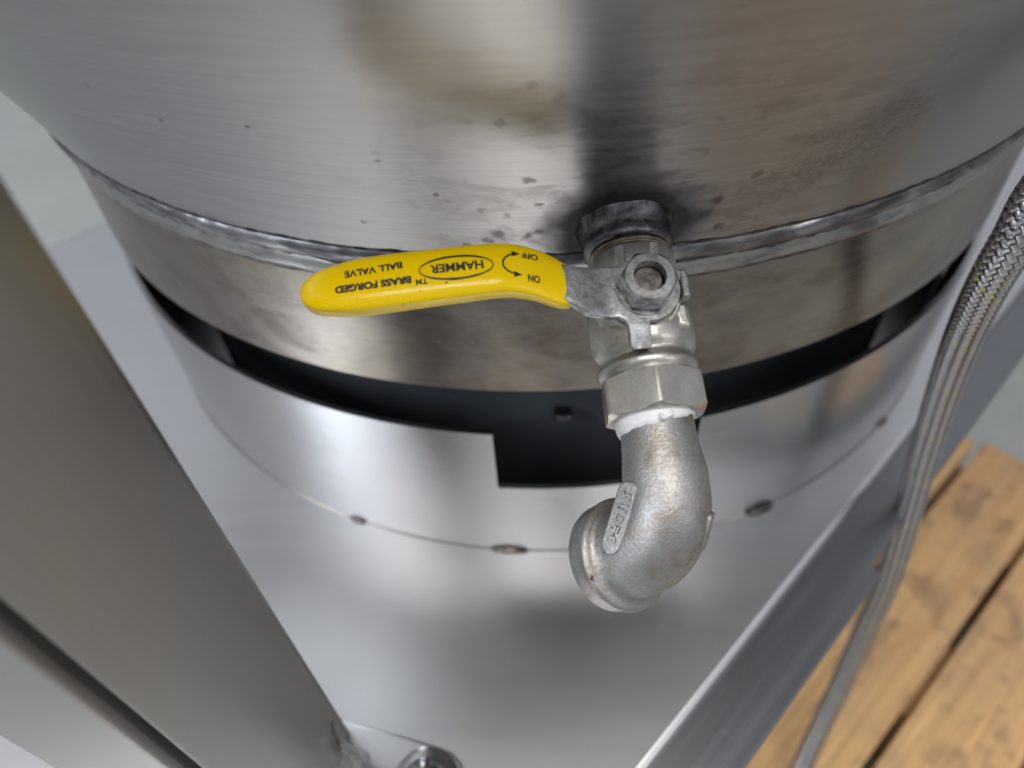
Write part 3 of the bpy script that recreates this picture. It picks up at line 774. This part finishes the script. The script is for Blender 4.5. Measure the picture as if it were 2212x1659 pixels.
# raised plaque with cast characters on the inner side of the bend
def elbow_surface(u, vside):
    """u: 0..1 along the bend centreline, vside: angle round the tube measured from the side facing the camera (deg)"""
    L = 9 + K
    x = max(0, min(L - 1.001, u)); i = int(x); t = x - i
    P0 = path[i].lerp(path[i + 1], t); T1 = (T_[i].lerp(T_[min(i + 1, L - 1)], t)).normalized(); r_ = rad[i] * (1 - t) + rad[i + 1] * t
    side = BD.cross(Vector((0, 1, 0))).normalized()      # normal of the bend plane
    if side.z < 0: side = -side
    inner = side.cross(T1).normalized()
    if inner.dot(BD - Vector((0, 1, 0))) < 0: inner = -inner
    a_ = math.radians(vside)
    return P0, r_, side * math.cos(a_) + inner * math.sin(a_)
PL_C = None
P0, r_, d0 = elbow_surface(18.5, 17)
pc = P0 + d0 * (r_ + 0.35)
_, _, d0 = elbow_surface(18.5, 1)
d0 = (d0 * 0.75 + Vector((0.21, 0.14, 0.967)) * 0.36).normalized()
tang = (BD * 0.62 + Vector((0, 1, 0)) * 0.86).normalized(); tang = (tang - d0 * tang.dot(d0)).normalized(); crs = d0.cross(tang)
MP = Matrix(((crs.x, tang.x, d0.x, pc.x * 1), (crs.y, tang.y, d0.y, pc.y), (crs.z, tang.z, d0.z, pc.z), (0, 0, 0, 1)))
def place_mm(o, M):
    o.data.transform(M); o.data.transform(Matrix.Scale(0.001, 4)); return o
Lp, Wp = 10.4, 3.3
outl = arc(0, -Lp + Wp, Wp, 180, 360, 14) + arc(0, Lp - Wp, Wp, 0, 180, 14)
pq = prism('cast_plaque', [(x * (1.0 - 0.012 * y), y) for x, y in outl], -3.0, 0.75, M_CAST, elb)
place_mm(pq, MP); bev(pq, 0.0005, 3, 40)
def emboss(body, yc, h, wide, parent, M, rot=0):
    c = bpy.data.curves.new('t', 'FONT'); c.body = body; c.size = 1; c.extrude = 0.34; c.bevel_depth = 0.035; c.bevel_resolution = 2; c.offset = 0.012; c.align_x = 'CENTER'
    o = bpy.data.objects.new('t', c); COL.objects.link(o); bpy.context.view_layer.update()
    me = bpy.data.meshes.new_from_object(o.evaluated_get(bpy.context.evaluated_depsgraph_get())); bpy.data.objects.remove(o)
    co = np.array([q.co[:] for q in me.vertices]); lo = co.min(0); hi = co.max(0)
    for q in me.vertices:
        x = (q.co.x - (lo[0] + hi[0]) / 2) / (hi[0] - lo[0]) * wide; y = (q.co.y - (lo[1] + hi[1]) / 2) / (hi[1] - lo[1]) * h; z = q.co.z * 1.9 + 0.75
        q.co = (-y, x + yc, z) if rot == 0 else (y, -x + yc, z)
    me.transform(M); me.transform(Matrix.Scale(0.001, 4))
    return link('cast_lettering', me, M_CAST, parent, True, 60)
emboss('2', -6.3, 3.0, 2.2, elb, MP, 1)
emboss('1/', -3.2, 3.0, 2.4, elb, MP, 1)
emboss('C', 0.2, 2.8, 2.3, elb, MP, 1)
emboss('F', 2.9, 2.6, 1.9, elb, MP, 1)
emboss('-', 4.3, 0.5, 0.9, elb, MP, 1)
emboss('9', 5.9, 2.8, 2.0, elb, MP, 1)
# second plaque, seen edge-on at the outer right
P1_, r1_, d1_ = elbow_surface(16.0, -120)
pc1 = P1_ + d1_ * (r1_ - 0.45); t1 = T_[16]; t1 = (t1 - d1_ * t1.dot(d1_)).normalized(); c1 = d1_.cross(t1)
MP1 = Matrix(((c1.x, t1.x, d1_.x, pc1.x), (c1.y, t1.y, d1_.y, pc1.y), (c1.z, t1.z, d1_.z, pc1.z), (0, 0, 0, 1)))
pq1 = prism('cast_plaque', arc(0, -3.2, 2.3, 180, 360, 12) + arc(0, 3.2, 2.3, 0, 180, 12), -1.8, 0.75, M_CAST, elb); place_mm(pq1, MP1); bev(pq1, 0.0005, 3, 40)

# ------------------------------------------------------------------ upright post at the left, with foot plate, bolt and film
def P2(x, y): return Vector((x * .001, y * .001, 0))
A1, A2, A3 = P2(-107.7, -347.1), P2(-120.6, -399.0), P2(-172.5, -386.1)
A4 = A1 + (A3 - A2)
post = empty('support_post', Matrix.Translation((A1 + A3) / 2))
tag(post, 'square brushed steel post rising at the left from the table', 'post')
off = (A1 + A3) / 2
sq = [A1 - off, A2 - off, A3 - off, A4 - off]
def rounded(poly, r, n=6):
    o = []
    for i, p_ in enumerate(poly):
        a_ = (poly[i - 1] - p_).normalized(); b_ = (poly[(i + 1) % 4] - p_).normalized(); c_ = p_ + (a_ + b_) * r
        for k in range(n + 1):
            t_ = k / n * math.pi / 2
            o.append(c_ - b_ * r * math.cos(t_) - a_ * r * math.sin(t_))
    return o
rp = rounded(sq, 0.0035, 8)
uu = (sq[1] - sq[0]).normalized(); ww = (sq[2] - sq[1]).normalized()
# open slot beside the left-hand corner, added to shade a dark strip
g1 = sq[1] - uu * 0.0052; g2 = sq[1] - uu * 0.0016
k0 = 9                                   # rounded() gives 9 points per corner, corner A2 is the second block
cornerpts = [sq[1] - uu * 0.0003 + ww * 0.0, sq[1] + ww * 0.0012]
rp = rp[:9] + [g1 - uu * 0.0012, g1 - uu * 0.0003 + ww * 0.0004, g1 + ww * 0.0016, g1 + ww * 0.0065, g2 + ww * 0.0065, g2 + ww * 0.001, g2 + uu * 0.0004, sq[1] - uu * 0.0004, sq[1] - uu * 0.0001 + ww * 0.0004, sq[1] + ww * 0.0012] + rp[18:]
tube = prism('post_tube', [(q.x, q.y) for q in rp], 0.0045, 0.60, M_POST, post)
# foot plate lying on the table with a rounded corner
def PO(x, y): return (x * .001 - off.x, y * .001 - off.y)
fp = [PO(-150, -340), PO(-113, -343.5), PO(-87, -351), PO(-69, -357), PO(-64, -359.5), PO(-60.5, -363.5), PO(-59, -369), PO(-66, -400), PO(-90, -430), PO(-150, -430)]
foot = prism('foot_plate', fp, 0.0006, 0.0040, M_TRAY, post, 0.0012)
bc = Vector((*PO(-74.5, -371), 0))
lathe('washer', mm([(4.05, 4.5), (4.05, 13.6), (4.5, 14.0), (5.6, 13.8), (6.0, 13.0), (6.0, 4.5)]), M_RING, post, 48, 'Z', center=tuple(bc), autos=50)
lathe('bolt_head', mm([(6.0, 8.8), (6.4, 9.4), (8.2, 9.2), (10.5, 7.4), (11.8, 4.4), (12.2, 0.1)]), M_RING, post, 48, 'Z', center=tuple(bc), autos=60)
# crumpled clear film hanging at the foot of the post
v = []; NU, NV = 60, 30
base = A1 - off
for i in range(NU):
    for j in range(NV):
        u = i / (NU - 1); q = j / (NV - 1)
        fold = math.sin(u * 15 + 2.2 * q) * 0.6 + math.sin(u * 27 + 1 - 3 * q) * 0.35
        x = base.x - 0.002 + u * (0.004 + 0.020 * q) + 0.0016 * fold * q
        y = base.y - 0.006 - u * 0.010 - 0.012 * q * u + 0.0026 * fold * (0.3 + q)
        z = 0.030 - q * 0.024 - 0.006 * u * (1 - q) + 0.0012 * math.sin(u * 9 + q * 4) * (1 - q)
        v.append((x, y, max(0.0048, z)))
film = mesh('film_scrap', v, grid_faces(NU, NV, False), M_FILM, post, True, 180)
s_ = film.modifiers.new('t', 'SOLIDIFY'); s_.thickness = 0.00025

# ------------------------------------------------------------------ braided hose at the right
def unp(px, py, d):
    x = (px - 1106) / 1593.5; y = -(py - 829.5) / 1593.5
    return CAMLOC + (cf + cr * x + cu * y) * d
hp = [(0.165, -0.3, 0.52), (0.18, -0.325, 0.5), (0.186, -0.346, 0.42), (0.17, -0.331, 0.34), (0.148, -0.298, 0.275), (0.1355, -0.2743, 0.2118), (0.1328, -0.2732, 0.1828), (0.1387, -0.2659, 0.1498), (0.1524, -0.2543, 0.1032), (0.164, -0.2501, 0.0509), (0.173, -0.253, -0.0066), (0.1821, -0.2573, -0.0735), (0.1839, -0.2628, -0.1307), (0.1751, -0.2806, -0.1883), (0.1599, -0.304, -0.2373), (0.148, -0.3245, -0.264), (0.148, -0.342, -0.271), (0.158, -0.38, -0.2716), (0.178, -0.42, -0.2716)]
HOSEPTS = cubic(hp, 30)
HR = 0.0064
hose = empty('braided_hose', Matrix.Translation(HOSEPTS[-1]))
tag(hose, 'braided steel hose with yellow flecks hanging down at the right', 'hose')
hpts = [p_ - HOSEPTS[-1] for p_ in HOSEPTS]
pts_h, T_h, N_h = frames(hpts)
sweep('hose_core', hpts, HR - 0.0005, M_CORE, hose, 24)
# braid: flat strands of wire wound both ways, over and under
seg = [0.0]
for i in range(1, len(hpts)): seg.append(seg[-1] + (hpts[i] - hpts[i - 1]).length)
Ltot = seg[-1]
def hose_at(s_):
    s_ = max(0, min(Ltot - 1e-6, s_)); i = int(np.searchsorted(seg, s_)) - 1; i = max(0, min(len(hpts) - 2, i))
    t = (s_ - seg[i]) / (seg[i + 1] - seg[i]); p_ = hpts[i].lerp(hpts[i + 1], t); T1 = T_h[i].lerp(T_h[i + 1], t).normalized(); N1 = N_h[i].lerp(N_h[i + 1], t); N1 = (N1 - T1 * N1.dot(T1)).normalized()
    return p_, T1, N1, T1.cross(N1)
NSTR = 12; PITCH = 0.036
def strand_mesh(hand, kinds):
    v = []; f = []; mats = []
    step = PITCH / 144; N = int(Ltot / step)
    for k in range(NSTR):
        rows = []
        for i in range(N + 1):
            s_ = i * step; ph = 2 * math.pi * (k / NSTR + hand * s_ / PITCH)
            p_, T1, N1, B1 = hose_at(s_)
            over = math.cos(2 * math.pi * s_ / PITCH * NSTR) * hand
            rr = HR + 0.00042 * over
            d_ = N1 * math.cos(ph) + B1 * math.sin(ph); tg = (-N1 * math.sin(ph) + B1 * math.cos(ph))
            dirv = (T1 + tg * hand * 2 * math.pi * HR / PITCH).normalized(); sd = d_.cross(dirv)
            w_ = 0.00128
            row = []
            for q in range(9):
                u = -1 + q / 4; bump_ = 0.00016 * abs(math.cos(u * math.pi * 2))
                row.append(p_ + d_ * (rr + bump_ - 0.00012 * u * u) + sd * u * w_)
            b0 = len(v); v += row
            if i:
                for q in range(8): f.append((b0 - 9 + q, b0 - 9 + q + 1, b0 + q + 1, b0 + q)); mats.append(1 if (kinds and k in kinds and q in (2, 3, 4, 5)) else 0)
    me = bpy.data.meshes.new('braid'); me.from_pydata([tuple(x) for x in v], [], f); me.update()
    me.materials.append(M_WIRE); me.materials.append(M_TRACER); me.polygons.foreach_set('material_index', mats)
    for p_ in me.polygons: p_.use_smooth = True
    o = bpy.data.objects.new('braid', me); COL.objects.link(o); o.parent = hose
    return o
strand_mesh(1, None); strand_mesh(-1, (2,))

# ------------------------------------------------------------------ pallet at the lower right
pal = empty('wooden_pallet', Matrix.Translation((0.16, -0.2, FZ)))
tag(pal, 'worn pine pallet with dark stains on the floor right of the table', 'pallet')
ang = math.radians(40.0)
PD = Vector((math.cos(ang), math.sin(ang), 0)); PN = Vector((math.sin(ang), -math.cos(ang), 0))
ptop = (1.25 - 2.3) * R
# the far end of the boards passes through (1.634,-.025)R
endd = PD.dot(Vector((1.66 * R, -0.05 * R, 0)))
ref = PN.dot(Vector((0.86 * R, -0.86 * R, 0)))
g0 = 1.40 * R
bw = 0.0725; gap = 0.0065
po = Vector((0.16, -0.2, 0))
for i in range(-2, 2):
    n0 = g0 + gap / 2 + i * (bw + gap)
    jitter = random.uniform(-0.004, 0.004)
    b_ = box('deck_board', (endd - 0.50, n0, ptop - 0.024 - FZ), (endd + jitter, n0 + bw, ptop - FZ + random.uniform(-.001, .001)), M_WOOD, pal, 0.0015, (-po, PD, PN, UZ))
for dd in (-0.06, -0.25, -0.46):
    box('stringer', (endd + dd - 0.04, g0 - 0.150, 0.0), (endd + dd + 0.04, g0 + 0.158, ptop - 0.0245 - FZ), M_WOOD, pal, 0.002, (-po, PD, PN, UZ))
